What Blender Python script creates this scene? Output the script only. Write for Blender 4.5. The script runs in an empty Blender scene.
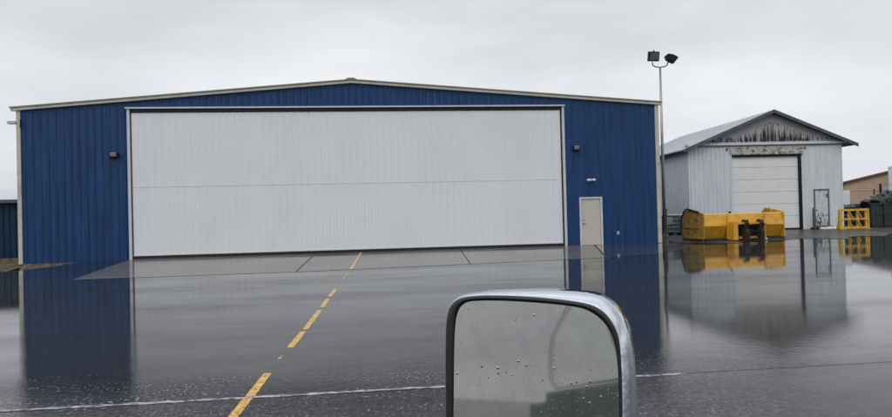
import bpy, math, random
from mathutils import Vector, Matrix
random.seed(7)
S = bpy.context.scene
COL = S.collection
R = math.radians

# ------------------------------------------------------------------ camera
F, CX, CY, EYE = 644.0, 446.0, 208.5, 1.55
pitch, roll = R(0.58), R(1.43)
fwd = Vector((0, math.cos(pitch), math.sin(pitch)))
r0 = Vector((1, 0, 0)); u0 = r0.cross(fwd)
right = math.cos(roll) * r0 - math.sin(roll) * u0
up = math.cos(roll) * u0 + math.sin(roll) * r0
cam_d = bpy.data.cameras.new('camera'); cam = bpy.data.objects.new('camera', cam_d); COL.objects.link(cam)
M = Matrix((right, up, -fwd)).transposed().to_4x4(); M.translation = (0, 0, EYE)
cam.matrix_world = M
cam_d.sensor_width = 36; cam_d.lens = 36 * F / 892
cam_d.clip_start = 0.02; cam_d.clip_end = 4000
S.camera = cam
S.render.resolution_x, S.render.resolution_y = 1024, 479

# ------------------------------------------------------------------ sky, sun, exposure
SUN_EL, SUN_AZ = R(48), R(205)
W = bpy.data.worlds.new('World'); S.world = W; W.use_nodes = True
nt = W.node_tree; nt.nodes.clear()
def wn(t, **k):
    n = nt.nodes.new(t)
    for a, b in k.items(): setattr(n, a, b)
    return n
sky = wn('ShaderNodeTexSky', sky_type='NISHITA', sun_disc=False, sun_elevation=SUN_EL, sun_rotation=SUN_AZ)
bg1 = wn('ShaderNodeBackground'); bg1.inputs[1].default_value = 0.05
nt.links.new(sky.outputs[0], bg1.inputs[0])
tc = wn('ShaderNodeTexCoord')
mp = wn('ShaderNodeMapping'); mp.inputs['Scale'].default_value = (1, 1, 3.2)
nz = wn('ShaderNodeTexNoise'); nz.inputs['Scale'].default_value = 1.7; nz.inputs['Detail'].default_value = 5; nz.inputs['Roughness'].default_value = .5
rp = wn('ShaderNodeValToRGB')
rp.color_ramp.elements[0].position = .3; rp.color_ramp.elements[0].color = (.445, .46, .50, 1)
rp.color_ramp.elements[1].position = .72; rp.color_ramp.elements[1].color = (.73, .74, .755, 1)
sep = wn('ShaderNodeSeparateXYZ')
hr = wn('ShaderNodeMapRange'); hr.inputs[1].default_value = 0.0; hr.inputs[2].default_value = .35; hr.inputs[3].default_value = 1.16; hr.inputs[4].default_value = 1.0
# an overcast sky is brightest overhead
hz = wn('ShaderNodeMapRange'); hz.inputs[1].default_value = .31; hz.inputs[2].default_value = .80; hz.inputs[3].default_value = 1.0; hz.inputs[4].default_value = 1.9
hm = wn('ShaderNodeMath', operation='MULTIPLY')
ml = wn('ShaderNodeVectorMath', operation='SCALE')
bg2 = wn('ShaderNodeBackground'); bg2.inputs[1].default_value = 1.10
add = wn('ShaderNodeAddShader'); wo = wn('ShaderNodeOutputWorld')
L = nt.links.new
L(tc.outputs['Generated'], mp.inputs[0]); L(mp.outputs[0], nz.inputs['Vector']); L(nz.outputs['Fac'], rp.inputs[0])
L(tc.outputs['Generated'], sep.inputs[0]); L(sep.outputs[2], hr.inputs[0])
L(rp.outputs[0], ml.inputs[0]); L(sep.outputs[2], hz.inputs[0]); L(hr.outputs[0], hm.inputs[0]); L(hz.outputs[0], hm.inputs[1]); L(hm.outputs[0], ml.inputs['Scale']); L(ml.outputs[0], bg2.inputs[0])
# a thin share of clear-sky light comes through the overcast
bg1.inputs[1].default_value = 0.006
L(bg1.outputs[0], add.inputs[0]); L(bg2.outputs[0], add.inputs[1]); L(add.outputs[0], wo.inputs[0])
sd = bpy.data.lights.new('sun', 'SUN'); sd.energy = 0.8; sd.angle = R(40); sd.color = (1, .97, .93)
sun = bpy.data.objects.new('sun', sd); COL.objects.link(sun)
dirv = Vector((math.sin(SUN_AZ) * math.cos(SUN_EL), math.cos(SUN_AZ) * math.cos(SUN_EL), math.sin(SUN_EL)))
sun.rotation_euler = dirv.to_track_quat('Z', 'Y').to_euler()
sun.location = (0, 0, 40)
vs = S.view_settings; vs.view_transform = 'Standard'; vs.look = 'None'; vs.exposure = 0; vs.gamma = 1; vs.use_curve_mapping = False

# ------------------------------------------------------------------ materials
def mat(name, col, rough=.6, metal=0., var=.12, vscale=3., stretch=(1, 1, 1), bump=0., bscale=40., coat=0., spec=.5, dirt=None, dirt_amt=(.55, .75), dscale=4, dstretch=(1, 1, 1), coord='Object'):
    m = bpy.data.materials.new(name); m.use_nodes = True
    t = m.node_tree; n = t.nodes; l = t.links.new
    b = n['Principled BSDF']
    b.inputs['Roughness'].default_value = rough; b.inputs['Metallic'].default_value = metal
    b.inputs['Coat Weight'].default_value = coat; b.inputs['Coat Roughness'].default_value = .08
    b.inputs['Specular IOR Level'].default_value = spec
    c = n.new('ShaderNodeTexCoord'); mp = n.new('ShaderNodeMapping'); mp.inputs['Scale'].default_value = stretch
    l(c.outputs[coord], mp.inputs[0])
    nz = n.new('ShaderNodeTexNoise'); nz.inputs['Scale'].default_value = vscale; nz.inputs['Detail'].default_value = 6
    l(mp.outputs[0], nz.inputs['Vector'])
    r = n.new('ShaderNodeValToRGB')
    r.color_ramp.elements[0].position = .3; r.color_ramp.elements[1].position = .7
    r.color_ramp.elements[0].color = (*[x * (1 - var) for x in col], 1); r.color_ramp.elements[1].color = (*[min(1, x * (1 + var)) for x in col], 1)
    l(nz.outputs['Fac'], r.inputs[0]); out = r.outputs[0]
    if dirt:
        mp2 = n.new('ShaderNodeMapping'); mp2.inputs['Scale'].default_value = dstretch; l(c.outputs[coord], mp2.inputs[0])
        n2 = n.new('ShaderNodeTexNoise'); n2.inputs['Scale'].default_value = dscale; n2.inputs['Detail'].default_value = 8; n2.inputs['Roughness'].default_value = .65
        l(mp2.outputs[0], n2.inputs['Vector'])
        r2 = n.new('ShaderNodeValToRGB'); r2.color_ramp.elements[0].position, r2.color_ramp.elements[1].position = dirt_amt
        l(n2.outputs['Fac'], r2.inputs[0])
        mx = n.new('ShaderNodeMix'); mx.data_type = 'RGBA'; l(r2.outputs[0], mx.inputs[0]); l(out, mx.inputs[6]); mx.inputs[7].default_value = (*dirt, 1)
        out = mx.outputs[2]
    l(out, b.inputs['Base Color'])
    if bump:
        n3 = n.new('ShaderNodeTexNoise'); n3.inputs['Scale'].default_value = bscale; n3.inputs['Detail'].default_value = 4; l(c.outputs[coord], n3.inputs['Vector'])
        bp = n.new('ShaderNodeBump'); bp.inputs['Strength'].default_value = bump; bp.inputs['Distance'].default_value = .02
        l(n3.outputs['Fac'], bp.inputs['Height']); l(bp.outputs[0], b.inputs['Normal'])
    return m

def wet(name, dry, var, film=(.03, .10), ripple=.05, rscale=6., agg=None, agg_thr=(.62, .70), wetmask=(.35, .6), puddle=.5, fine=.0, near=None, near2=False, coatw=1.0, aggnear=False):
    """pavement under a water film: dark base, clear coat with ripples, rougher where the film breaks"""
    m = bpy.data.materials.new(name); m.use_nodes = True
    t = m.node_tree; n = t.nodes; l = t.links.new; b = n['Principled BSDF']
    c = n.new('ShaderNodeTexCoord')
    def noise(sc, det=4, ro=.55, stretch=(1, 1, 1)):
        mp = n.new('ShaderNodeMapping'); mp.inputs['Scale'].default_value = stretch; l(c.outputs['Object'], mp.inputs[0])
        k = n.new('ShaderNodeTexNoise'); k.inputs['Scale'].default_value = sc; k.inputs['Detail'].default_value = det; k.inputs['Roughness'].default_value = ro
        l(mp.outputs[0], k.inputs['Vector']); return k.outputs['Fac']
    def rng(v, a, b_, c_, d):
        k = n.new('ShaderNodeMapRange'); k.inputs[1].default_value = a; k.inputs[2].default_value = b_; k.inputs[3].default_value = c_; k.inputs[4].default_value = d
        l(v, k.inputs[0]); return k.outputs[0]
    def mth(op, a, b_):
        k = n.new('ShaderNodeMath'); k.operation = op
        for i, v in enumerate((a, b_)):
            if isinstance(v, (int, float)): k.inputs[i].default_value = v
            else: l(v, k.inputs[i])
        return k.outputs[0]
    def mixc(f, a, b_):
        k = n.new('ShaderNodeMix'); k.data_type = 'RGBA'; l(f, k.inputs[0])
        for i, v in ((6, a), (7, b_)):
            if isinstance(v, tuple): k.inputs[i].default_value = (*v, 1)
            else: l(v, k.inputs[i])
        return k.outputs[2]
    lo = tuple(x * (1 - var) for x in dry); hi = tuple(x * (1 + var) for x in dry)
    base = mixc(rng(noise(.9, 8, .6), .35, .65, 0, 1), lo, hi)
    # large stains
    base = mixc(rng(noise(.17, 5, .6, (1, .5, 1)), .42, .6, 0, .55), base, tuple(x * .6 for x in dry))
    gr = noise(70, 3, .7)
    base = mixc(rng(gr, .5, .75, 0, .5), base, tuple(min(1, x * 1.9) for x in dry))
    b.inputs['Roughness'].default_value = .6
    b.inputs['Specular IOR Level'].default_value = .05
    mask = rng(noise(.28, 6, .62, (1, .45, 1)), wetmask[0], wetmask[1], 0, 1)
    if near is not None:   # the film thins towards the joint nearest the viewer (object-space y)
        sp = n.new('ShaderNodeSeparateXYZ'); l(c.outputs['Object'], sp.inputs[0])
        nr = rng(mth('ADD', sp.outputs[1], rng(noise(.5, 5, .6), .3, .7, -near[2], near[2])), near[0], near[1], 1, 0)
        if near2: nr = 1.0
        brk = mth('MULTIPLY', nr, rng(noise(7, 6, .7, (1, 2.2, 1)), .42, .62, 0, 1))
    else:
        brk = rng(noise(4, 6, .7), .5, .75, 0, fine)
        nr = None
    if agg:
        k = rng(noise(34, 2, .5, (1, .6, 1)), agg_thr[0], agg_thr[1], 0, 1)
        sx_ = n.new('ShaderNodeSeparateXYZ'); l(c.outputs['Object'], sx_.inputs[0])
        k = mth('MULTIPLY', k, mth('MULTIPLY', rng(sx_.outputs[0], 11.5, 14.5, 1, .08), rng(noise(1.3, 4, .6, (.6, 1.4, 1)), .42, .62, .1, 1)))
        if aggnear: k = mth('MULTIPLY', k, nr)
        base = mixc(k, base, agg)
    l(base, b.inputs['Base Color'])
    cw = mth('SUBTRACT', coatw, mth('MULTIPLY', k, .75)) if agg else coatw
    if agg:
        cw = mth('MULTIPLY', cw, rng(noise(.5, 7, .66, (.35, 1, 1)), .36, .56, .74, 1))
        grn = mth('MAXIMUM', rng(noise(26, 4, .75, (1, .8, 1)), .42, .60, .45, 1), rng(sx_.outputs[0], 12.2, 14.2, .45, .88))
        cw = mth('MULTIPLY', cw, mth('ADD', mth('MULTIPLY', grn, nr), mth('SUBTRACT', 1.0, nr)) if aggnear else grn)
    if agg: l(cw, b.inputs['Coat Weight'])
    b.inputs['Coat IOR'].default_value = 1.44
    if not agg: b.inputs['Coat Weight'].default_value = coatw
    l(mth('ADD', rng(mask, 0, 1, film[0], film[1]), mth('MULTIPLY', brk, .035)), b.inputs['Coat Roughness'])
    # ripple bump on the film
    h1 = noise(rscale, 4, .6, (1, 1.5, 1)); h2 = noise(90, 3, .7); h3 = noise(1.1, 3, .5)
    h = mth('ADD', mth('MULTIPLY', h1, ripple), mth('MULTIPLY', h3, ripple * 1.6))
    if near is not None:   # small wind ripples, strongest where the film is thin
        nr2 = 1.0 if near2 else rng(sp.outputs[1], -22.3, -15, 1, .10)
        wind = rng(noise(.35, 4, .6, (.5, 1.3, 1)), .40, .60, .35, 1)
        h = mth('ADD', h, mth('MULTIPLY', mth('MULTIPLY', noise(4.5, 5, .74, (.75, 1.5, 1)), mth('MULTIPLY', mth('MULTIPLY', nr2, rng(sp.outputs[0], 12.4, 14.5, 1, .45)), wind)), .040))
        h = mth('ADD', h, mth('MULTIPLY', mth('MULTIPLY', noise(16, 3, .6, (1, 1.8, 1)), nr2), .012))
    h = mth('ADD', h, mth('MULTIPLY', h2, mth('ADD', mth('MULTIPLY', brk, .009), .0010)))
    bp = n.new('ShaderNodeBump'); bp.inputs['Strength'].default_value = 1; bp.inputs['Distance'].default_value = .05
    l(h, bp.inputs['Height']); l(bp.outputs[0], b.inputs['Coat Normal'])
    bp2 = n.new('ShaderNodeBump'); bp2.inputs['Strength'].default_value = .6; bp2.inputs['Distance'].default_value = .01
    l(gr, bp2.inputs['Height']); l(bp2.outputs[0], b.inputs['Normal'])
    return m

MT = {}
MT['blue'] = mat('blue_painted_steel', (.0055, .045, .148), .48, spec=.35, var=.25, vscale=1.2, stretch=(4, 4, .35), dirt=(.007, .028, .072), dirt_amt=(.46, .76), dscale=1.6, dstretch=(5, 5, .25))
MT['darkblue'] = mat('dark_blue_steel', (.004, .024, .055), .5, spec=.25, var=.2, vscale=1.5, stretch=(4, 4, .4))
MT['cream'] = mat('cream_painted_trim', (.50, .49, .42), .5, var=.1, vscale=2, dirt=(.28, .26, .20), dirt_amt=(.5, .85), dscale=2.5)
MT['creamdark'] = mat('weathered_trim_edge', (.24, .23, .18), .55, var=.2)
MT['panel'] = mat('white_door_steel', (.70, .72, .74), .45, var=.02, vscale=.4, stretch=(1, 1, 1), dirt=(.64, .65, .665), dirt_amt=(.45, .9), dscale=.5, dstretch=(1, 1, .6))
MT['whitetrim'] = mat('white_trim', (.52, .56, .60), .4, var=.06)
MT['gasket'] = mat('black_gasket', (.012, .012, .013), .7)
MT['concrete'] = mat('footing_concrete', (.19, .175, .15), .8, var=.25, vscale=5, dirt=(.07, .045, .025), dirt_amt=(.4, .6), dscale=3)
MT['beige'] = mat('beige_door_paint', (.50, .48, .42), .5, var=.05)
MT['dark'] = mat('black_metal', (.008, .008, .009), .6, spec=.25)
MT['lens'] = mat('lamp_lens', (.22, .24, .26), .15, coat=.6)
MT['galv'] = mat('galvanised_steel', (.30, .31, .32), .45, metal=.7, var=.15, vscale=8)
MT['steel'] = mat('plain_steel', (.45, .46, .47), .3, metal=.9)
MT['roofsheet'] = mat('pale_roof_sheet', (.46, .49, .52), .35, var=.12, vscale=1.5, stretch=(1, .3, 1), dirt=(.32, .34, .36), dirt_amt=(.5, .8))
MT['pale'] = mat('pale_blue_grey_siding', (.59, .63, .66), .5, var=.06, vscale=1.2, stretch=(4, 4, .4), dirt=(.44, .48, .51), dirt_amt=(.5, .85), dscale=2, dstretch=(5, 5, .3))
MT['rollup'] = mat('rollup_door_paint', (.70, .71, .71), .45, var=.03, dirt=(.60, .60, .59), dirt_amt=(.5, .9), dscale=1.5, dstretch=(1, 1, 3))
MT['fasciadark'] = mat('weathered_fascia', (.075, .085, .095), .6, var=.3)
MT['peel'] = mat('peeling_grey_boards', (.38, .39, .40), .75, var=.18, vscale=4, stretch=(6, 6, 1), dirt=(.17, .17, .17), dirt_amt=(.5, .75), dscale=3, dstretch=(6, 6, .8))
MT['bare'] = mat('bare_weathered_wood', (.030, .027, .025), .85, var=.5, vscale=20)
MT['board'] = mat('weathered_header_board', (.42, .41, .38), .8, var=.2, vscale=6, dirt=(.06, .055, .05), dirt_amt=(.52, .60), dscale=5, dstretch=(1, 1, 3))
MT['rustdoor'] = mat('stained_white_door', (.52, .55, .55), .5, var=.06, dirt=(.17, .13, .09), dirt_amt=(.57, .68), dscale=6, dstretch=(1, 1, .6))
MT['yellow'] = mat('yellow_machine_paint', (.60, .31, .014), .45, var=.14, vscale=3, dirt=(.24, .12, .02), dirt_amt=(.55, .78), dscale=5, coat=.3)
MT['yellowworn'] = mat('worn_yellow_plate', (.33, .20, .04), .6, var=.25, vscale=5, dirt=(.10, .065, .025), dirt_amt=(.52, .68), dscale=9)
MT['palegold'] = mat('faded_yellow_rack_paint', (.60, .36, .03), .5, var=.15, dirt=(.22, .12, .04), dirt_amt=(.55, .72), dscale=7)
MT['rubber'] = mat('black_rubber', (.014, .014, .014), .6, var=.3)
MT['tank'] = mat('translucent_tank_plastic', (.44, .47, .50), .4, var=.1, dirt=(.12, .14, .17), dirt_amt=(.42, .6), dscale=2)
MT['tankdark'] = mat('dark_liquid_tank_plastic', (.075, .095, .13), .35, var=.3, vscale=2)
MT['green'] = mat('dark_green_steel', (.008, .018, .017), .4, var=.3)
MT['bag'] = mat('black_plastic_bag', (.010, .010, .011), .3, bump=.5, bscale=14)
MT['greybag'] = mat('grey_plastic_sheet', (.20, .20, .20), .35, bump=.5, bscale=10)
MT['tan'] = mat('tan_siding', (.44, .31, .21), .7, var=.05)
MT['tanroof'] = mat('brown_roof_edge', (.11, .065, .05), .6)
MT['white'] = mat('white_paint', (.70, .71, .72), .5, var=.04)
MT['snow'] = mat('old_snow', (.62, .63, .65), .7, var=.2, bump=.4)
MT['chrome'] = mat('wet_chrome', (.60, .64, .68), .06, metal=1., var=.10, vscale=12, dirt=(.42, .45, .48), dirt_amt=(.5, .7), dscale=14, bump=.10, bscale=26)
MT['hook'] = mat('dirty_brown_steel', (.035, .026, .018), .65, var=.4, vscale=9)
MT['bezel'] = mat('black_bezel_plastic', (.006, .006, .007), .5)
MT['truck'] = mat('grey_green_truck_paint', (.22, .25, .235), .5, coat=0, spec=.3)
MT['cloth'] = mat('seat_cloth', (.10, .10, .10), .9)
MT['grass'] = mat('winter_grass_dirt', (.105, .090, .045), .95, var=.4, vscale=3, dirt=(.045, .040, .03), dirt_amt=(.45, .6), bump=.6, bscale=8)
MT['blade'] = mat('winter_grass_blades', (.16, .135, .055), .9, var=.4, vscale=2)
MT['truckglass'] = mat('reflecting_window_glass', (.74, .76, .75), .04, metal=1, var=.03)
MT['truckpillar'] = mat('grey_pillar_trim', (.10, .10, .10), .35)
MT['asphalt'] = wet('wet_asphalt', (.009, .0092, .0100), .3, film=(.012, .04), ripple=.006, rscale=5, near=(-23.2, -21.0, .9), agg=(.38, .38, .39), agg_thr=(.59, .67), aggnear=True)
MT['oldasphalt'] = wet('rough_wet_asphalt', (.013, .013, .0135), .4, film=(.02, .06), ripple=.008, rscale=11, near=(-24, -23, 1), near2=True, agg=(.30, .30, .31), agg_thr=(.61, .69))
MT['apron'] = wet('wet_concrete', (.125, .118, .103), .22, film=(.03, .12), ripple=.006, rscale=4, fine=.5, coatw=.6)
MT['grit'] = wet('gritty_wet_asphalt', (.044, .040, .036), .6, film=(.20, .34), ripple=.02, rscale=4, fine=1.0, coatw=.62)
MT['apron2'] = wet('wet_stained_concrete', (.050, .045, .042), .2, film=(.02, .06), ripple=.006, rscale=4, fine=.2)
MT['seal'] = mat('pale_joint_filler', (.30, .30, .31), .5, var=.4, vscale=9, dirt=(.04, .04, .04), dirt_amt=(.48, .6), dscale=11)
MT['crack'] = mat('dark_joint', (.008, .008, .009), .8)
MT['linepaint'] = mat('worn_yellow_paint', (.58, .34, .05), .5, var=.25, vscale=9, dirt=(.03, .028, .025), dirt_amt=(.56, .60), dscale=20, coat=.3)
MT['oldpaint'] = mat('faded_yellow_paint', (.45, .32, .11), .35, var=.2, vscale=12, dirt=(.05, .05, .05), dirt_amt=(.44, .58), dscale=16, coat=.5)

# mirror glass: dimmed, dirty silvered glass with rain drops
def mirror_mat():
    m = bpy.data.materials.new('rain_spotted_mirror_glass'); m.use_nodes = True
    t = m.node_tree; n = t.nodes; l = t.links.new; b = n['Principled BSDF']
    c = n.new('ShaderNodeTexCoord')
    b.inputs['Metallic'].default_value = 1.0
    nz = n.new('ShaderNodeTexNoise'); nz.inputs['Scale'].default_value = 60; nz.inputs['Detail'].default_value = 4; l(c.outputs['Object'], nz.inputs['Vector'])
    r = n.new('ShaderNodeValToRGB'); r.color_ramp.elements[0].position = .35; r.color_ramp.elements[1].position = .7
    r.color_ramp.elements[0].color = (.325, .325, .32, 1); r.color_ramp.elements[1].color = (.37, .37, .36, 1)
    l(nz.outputs['Fac'], r.inputs[0]); l(r.outputs[0], b.inputs['Base Color'])
    b.inputs['Roughness'].default_value = .035
    v = n.new('ShaderNodeTexVoronoi'); v.inputs['Scale'].default_value = 120; v.inputs['Randomness'].default_value = 1; l(c.outputs['Object'], v.inputs['Vector'])
    v2 = n.new('ShaderNodeTexNoise'); v2.inputs['Scale'].default_value = 55; l(c.outputs['Object'], v2.inputs['Vector'])
    th = n.new('ShaderNodeMapRange'); th.inputs[1].default_value = .44; th.inputs[2].default_value = .62; th.inputs[3].default_value = .0; th.inputs[4].default_value = .20; l(v2.outputs['Fac'], th.inputs[0])
    vb = n.new('ShaderNodeTexVoronoi'); vb.inputs['Scale'].default_value = 260; l(c.outputs['Object'], vb.inputs['Vector'])
    sb = n.new('ShaderNodeMath'); sb.operation = 'SUBTRACT'; sb.use_clamp = True; sb.inputs[0].default_value = .16; l(vb.outputs['Distance'], sb.inputs[1])
    sc = n.new('ShaderNodeMath'); sc.operation = 'MULTIPLY'; sc.inputs[1].default_value = .25; l(sb.outputs[0], sc.inputs[0])
    su = n.new('ShaderNodeMath'); su.operation = 'SUBTRACT'; su.use_clamp = True; l(th.outputs[0], su.inputs[0]); l(v.outputs['Distance'], su.inputs[1])
    bp = n.new('ShaderNodeBump'); bp.inputs['Strength'].default_value = .5; bp.inputs['Distance'].default_value = .004
    sa = n.new('ShaderNodeMath'); l(su.outputs[0], sa.inputs[0]); l(sc.outputs[0], sa.inputs[1])
    l(sa.outputs[0], bp.inputs['Height']); l(bp.outputs[0], b.inputs['Normal'])
    return m
MT['mirror'] = mirror_mat()

# ------------------------------------------------------------------ mesh helpers
class MB:
    def __init__(s): s.v = []; s.f = []
    def quad(s, *p):
        i = len(s.v); s.v += [tuple(q) for q in p]; s.f.append(tuple(range(i, i + len(p)))); return s
    def box(s, a, b):
        x0, y0, z0 = a; x1, y1, z1 = b; i = len(s.v)
        s.v += [(x0, y0, z0), (x1, y0, z0), (x1, y1, z0), (x0, y1, z0), (x0, y0, z1), (x1, y0, z1), (x1, y1, z1), (x0, y1, z1)]
        for f in ((0, 3, 2, 1), (4, 5, 6, 7), (0, 1, 5, 4), (1, 2, 6, 5), (2, 3, 7, 6), (3, 0, 4, 7)): s.f.append(tuple(i + k for k in f))
        return s
    def bar(s, p, q, w, h=None, upv=(0, 0, 1)):
        """rectangular bar from p to q"""
        h = h or w; p = Vector(p); q = Vector(q); d = (q - p).normalized(); uv = Vector(upv)
        if abs(d.dot(uv)) > .98: uv = Vector((0, 1, 0))
        sx = d.cross(uv).normalized(); uz = sx.cross(d); i = len(s.v)
        for e in (p, q):
            for a, b in ((-1, -1), (1, -1), (1, 1), (-1, 1)): s.v.append(tuple(e + sx * a * w / 2 + uz * b * h / 2))
        for f in ((0, 1, 2, 3), (7, 6, 5, 4), (0, 4, 5, 1), (1, 5, 6, 2), (2, 6, 7, 3), (3, 7, 4, 0)): s.f.append(tuple(i + k for k in f))
        return s
    def tube(s, pts, r, n=8, cap=True):
        pts = [Vector(p) for p in pts]; rr = r if isinstance(r, (list, tuple)) else [r] * len(pts); i0 = len(s.v); prev = None
        for k, p in enumerate(pts):
            d = (pts[min(k + 1, len(pts) - 1)] - pts[max(k - 1, 0)]).normalized()
            if prev is None: a = d.orthogonal().normalized()
            else: a = (prev - d * prev.dot(d)).normalized()
            prev = a; b = d.cross(a)
            for j in range(n):
                t = 2 * math.pi * j / n; s.v.append(tuple(p + (a * math.cos(t) + b * math.sin(t)) * rr[k]))
        for k in range(len(pts) - 1):
            for j in range(n):
                s.f.append((i0 + k * n + j, i0 + k * n + (j + 1) % n, i0 + (k + 1) * n + (j + 1) % n, i0 + (k + 1) * n + j))
        if cap: s.f.append(tuple(i0 + j for j in range(n))[::-1]); s.f.append(tuple(i0 + (len(pts) - 1) * n + j for j in range(n)))
        return s
    def prism(s, poly, a, b, axis='y'):
        """poly in two coordinates, extruded from a to b along axis"""
        def P(u, w, t): return {'y': (u, t, w), 'x': (t, u, w), 'z': (u, w, t)}[axis]
        i = len(s.v); n = len(poly)
        s.v += [P(u, w, a) for u, w in poly] + [P(u, w, b) for u, w in poly]
        s.f.append(tuple(range(i, i + n))); s.f.append(tuple(range(i + 2 * n - 1, i + n - 1, -1)))
        for k in range(n): s.f.append((i + k, i + n + k, i + n + (k + 1) % n, i + (k + 1) % n))
        return s
    def build(s, name, m, parent=None, bevel=0, smooth=False, label=None, solid=0):
        me = bpy.data.meshes.new(name); me.from_pydata(s.v, [], s.f); me.validate()
        import bmesh
        bm = bmesh.new(); bm.from_mesh(me)
        if not solid: bmesh.ops.recalc_face_normals(bm, faces=bm.faces)
        bm.to_mesh(me); bm.free()
        if smooth:
            for p in me.polygons: p.use_smooth = True
        o = bpy.data.objects.new(name, me); COL.objects.link(o); me.materials.append(m if not isinstance(m, str) else MT[m])
        if parent: o.parent = parent
        if bevel:
            bv = o.modifiers.new('bevel', 'BEVEL'); bv.width = bevel; bv.segments = 2; bv.limit_method = 'ANGLE'; bv.angle_limit = R(40)
        if label: o['label'] = label
        return o
def thing(name, label, cat, loc=(0, 0, 0), rz=0, group=None):
    o = bpy.data.objects.new(name, None); COL.objects.link(o); o.location = loc; o.rotation_euler = (0, 0, rz); o.empty_display_size = .3
    o['label'] = label; o['category'] = cat
    if group: o['group'] = group
    return o
def tag(o, label, cat, group=None):
    o['label'] = label; o['category'] = cat
    if group: o['group'] = group
    return o
def struct(o, kind='structure'):
    o['kind'] = kind; return o
def kids(o): return [c for c in bpy.data.objects if c.parent == o]
def copy_tree(o, loc, rz, label, scale=None):
    c = o.copy(); COL.objects.link(c); c.location = loc; c.rotation_euler = (0, 0, rz); c['label'] = label
    if scale: c.scale = scale
    for ch in kids(o):
        d = ch.copy(); COL.objects.link(d); d.parent = c
        for g in kids(ch): e = g.copy(); COL.objects.link(e); e.parent = d
    return c
def ribs(mb, u0, u1, bot, top, pitch, d, y=0., w1=.10, w2=.04, phase=0., axis='x', out=-1, extra=()):
    """ribbed sheet between u0 and u1; ribs stand d proud. bot/top are functions of u"""
    us = [(u0, 0.)]
    k = math.ceil((u0 - phase) / pitch)
    brk = sorted(extra)
    while True:
        c = phase + k * pitch; k += 1
        if c - w1 / 2 < u0 + .002: continue
        if c + w1 / 2 > u1 - .002: break
        us += [(c - w1 / 2, 0), (c - w2 / 2, d), (c + w2 / 2, d), (c + w1 / 2, 0)]
    us.append((u1, 0.))
    for e in brk:
        if u0 < e < u1:
            for i in range(len(us) - 1):
                if us[i][0] < e < us[i + 1][0]:
                    t = (e - us[i][0]) / (us[i + 1][0] - us[i][0]); us.insert(i + 1, (e, us[i][1] * (1 - t) + us[i + 1][1] * t)); break
    def P(u, h, z): return (u, y + out * h, z) if axis == 'x' else (y + out * h, u, z)
    for (a, ha), (b, hb) in zip(us, us[1:]):
        if top(a) - bot(a) < .005 and top(b) - bot(b) < .005: continue
        mb.quad(P(a, ha, bot(a)), P(b, hb, bot(b)), P(b, hb, top(b)), P(a, ha, top(a)))
    return mb
def sm(t): t = max(0, min(1, t)); return t * t * (3 - 2 * t)

# ------------------------------------------------------------------ frames of the two hangars
YAW1 = R(6.4413); O1 = Vector((-13.38, 27.29, 0)); U1 = Vector((math.cos(YAW1), math.sin(YAW1), 0)); V1 = Vector((-U1.y, U1.x, 0))
def w1(u, v, z=0): return O1 + U1 * u + V1 * v + Vector((0, 0, z))
YAW2 = R(3.5); O2 = Vector((23.10, 37.5, 0)); U2 = Vector((math.cos(YAW2), math.sin(YAW2), 0)); V2 = Vector((-U2.y, U2.x, 0))
def w2(u, v, z=0): return O2 + U2 * u + V2 * v + Vector((0, 0, z))

def gz(x, y):
    """ground height"""
    q = Vector((x, y, 0)) - O1; u = q.dot(U1); v = q.dot(V1)
    z = -.30 * sm((-1.3 - u) / 3.0) * sm((v + 7.5) / 6.5)
    z += .20 * sm((x - 10.6) / 1.5) * sm((y - 28.5) / 8)
    if x > 10: z += .4 * sm((y - 42) / 30)
    return z
# ------------------------------------------------------------------ ground (one sheet, local frame of the apron so that its joints run with the wall)
def frange(a, b, s):
    o = []; x = a
    while x < b - 1e-6: o.append(x); x += s
    return o
us = [-1500, -600, -250, -120, -70] + frange(-45, 45, 1.0) + [45, 60, 90, 150, 300, 700, 1500]
vs_ = [-800, -300, -120, -70] + frange(-45, -12, 1.5) + frange(-12, 30, 1.0) + [30, 36, 45, 60, 90, 150, 300, 700, 2500]
mb = MB()
for v in vs_:
    for u in us:
        p = w1(u, v); mb.v.append((u, v, gz(p.x, p.y) if abs(u) < 200 and v < 200 and v > -60 else 0))
nU = len(us)
for j in range(len(vs_) - 1):
    for i in range(nU - 1):
        a = j * nU + i; mb.f.append((a, a + 1, a + nU + 1, a + nU))
g = struct(mb.build('ground', 'asphalt', smooth=True)); g.location = O1; g.rotation_euler.z = YAW1
def sheet(name, poly, m, dz, step=None):
    """thin paved sheet in hangar coordinates laid dz above the ground"""
    mb = MB(); mb.quad(*[(u, v, dz) for u, v in poly]); o = struct(mb.build(name, m)); o.location = O1; o.rotation_euler.z = YAW1; return o
sheet('apron', [(-.02, -.015), (1.85, -9.6), (8.07, -9.5), (16.2, -8.3), (17.7, -8.0), (20.25, -.015)], 'apron', .006)
sheet('apron_side', [(20.29, -.015), (17.76, -8.0), (19.9, -7.2), (22.1, -5.0), (23.5, -2.6), (23.4, -.015)], 'apron2', .005)
sheet('apron_joint', [(20.25, -.03), (17.66, -8.6), (17.72, -8.6), (20.31, -.03)], 'crack', .010)
sheet('apron_joint', [(7.66, -.3), (7.93, -9.3), (7.97, -9.3), (7.71, -.3)], 'crack', .010)
sheet('apron_joint', [(14.0, -.3), (13.2, -8.6), (13.23, -8.6), (14.04, -.3)], 'crack', .010)
sheet('near_pavement', [(-50, -22.86), (-50, -60), (60, -60), (60, -22.86)], 'oldasphalt', .004)
rnd = random.Random(21); mb = MB(); gx = [10.75 + .45 * i for i in range(64)]; gy = [0, .2, .4, .6, .8, 1]
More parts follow.
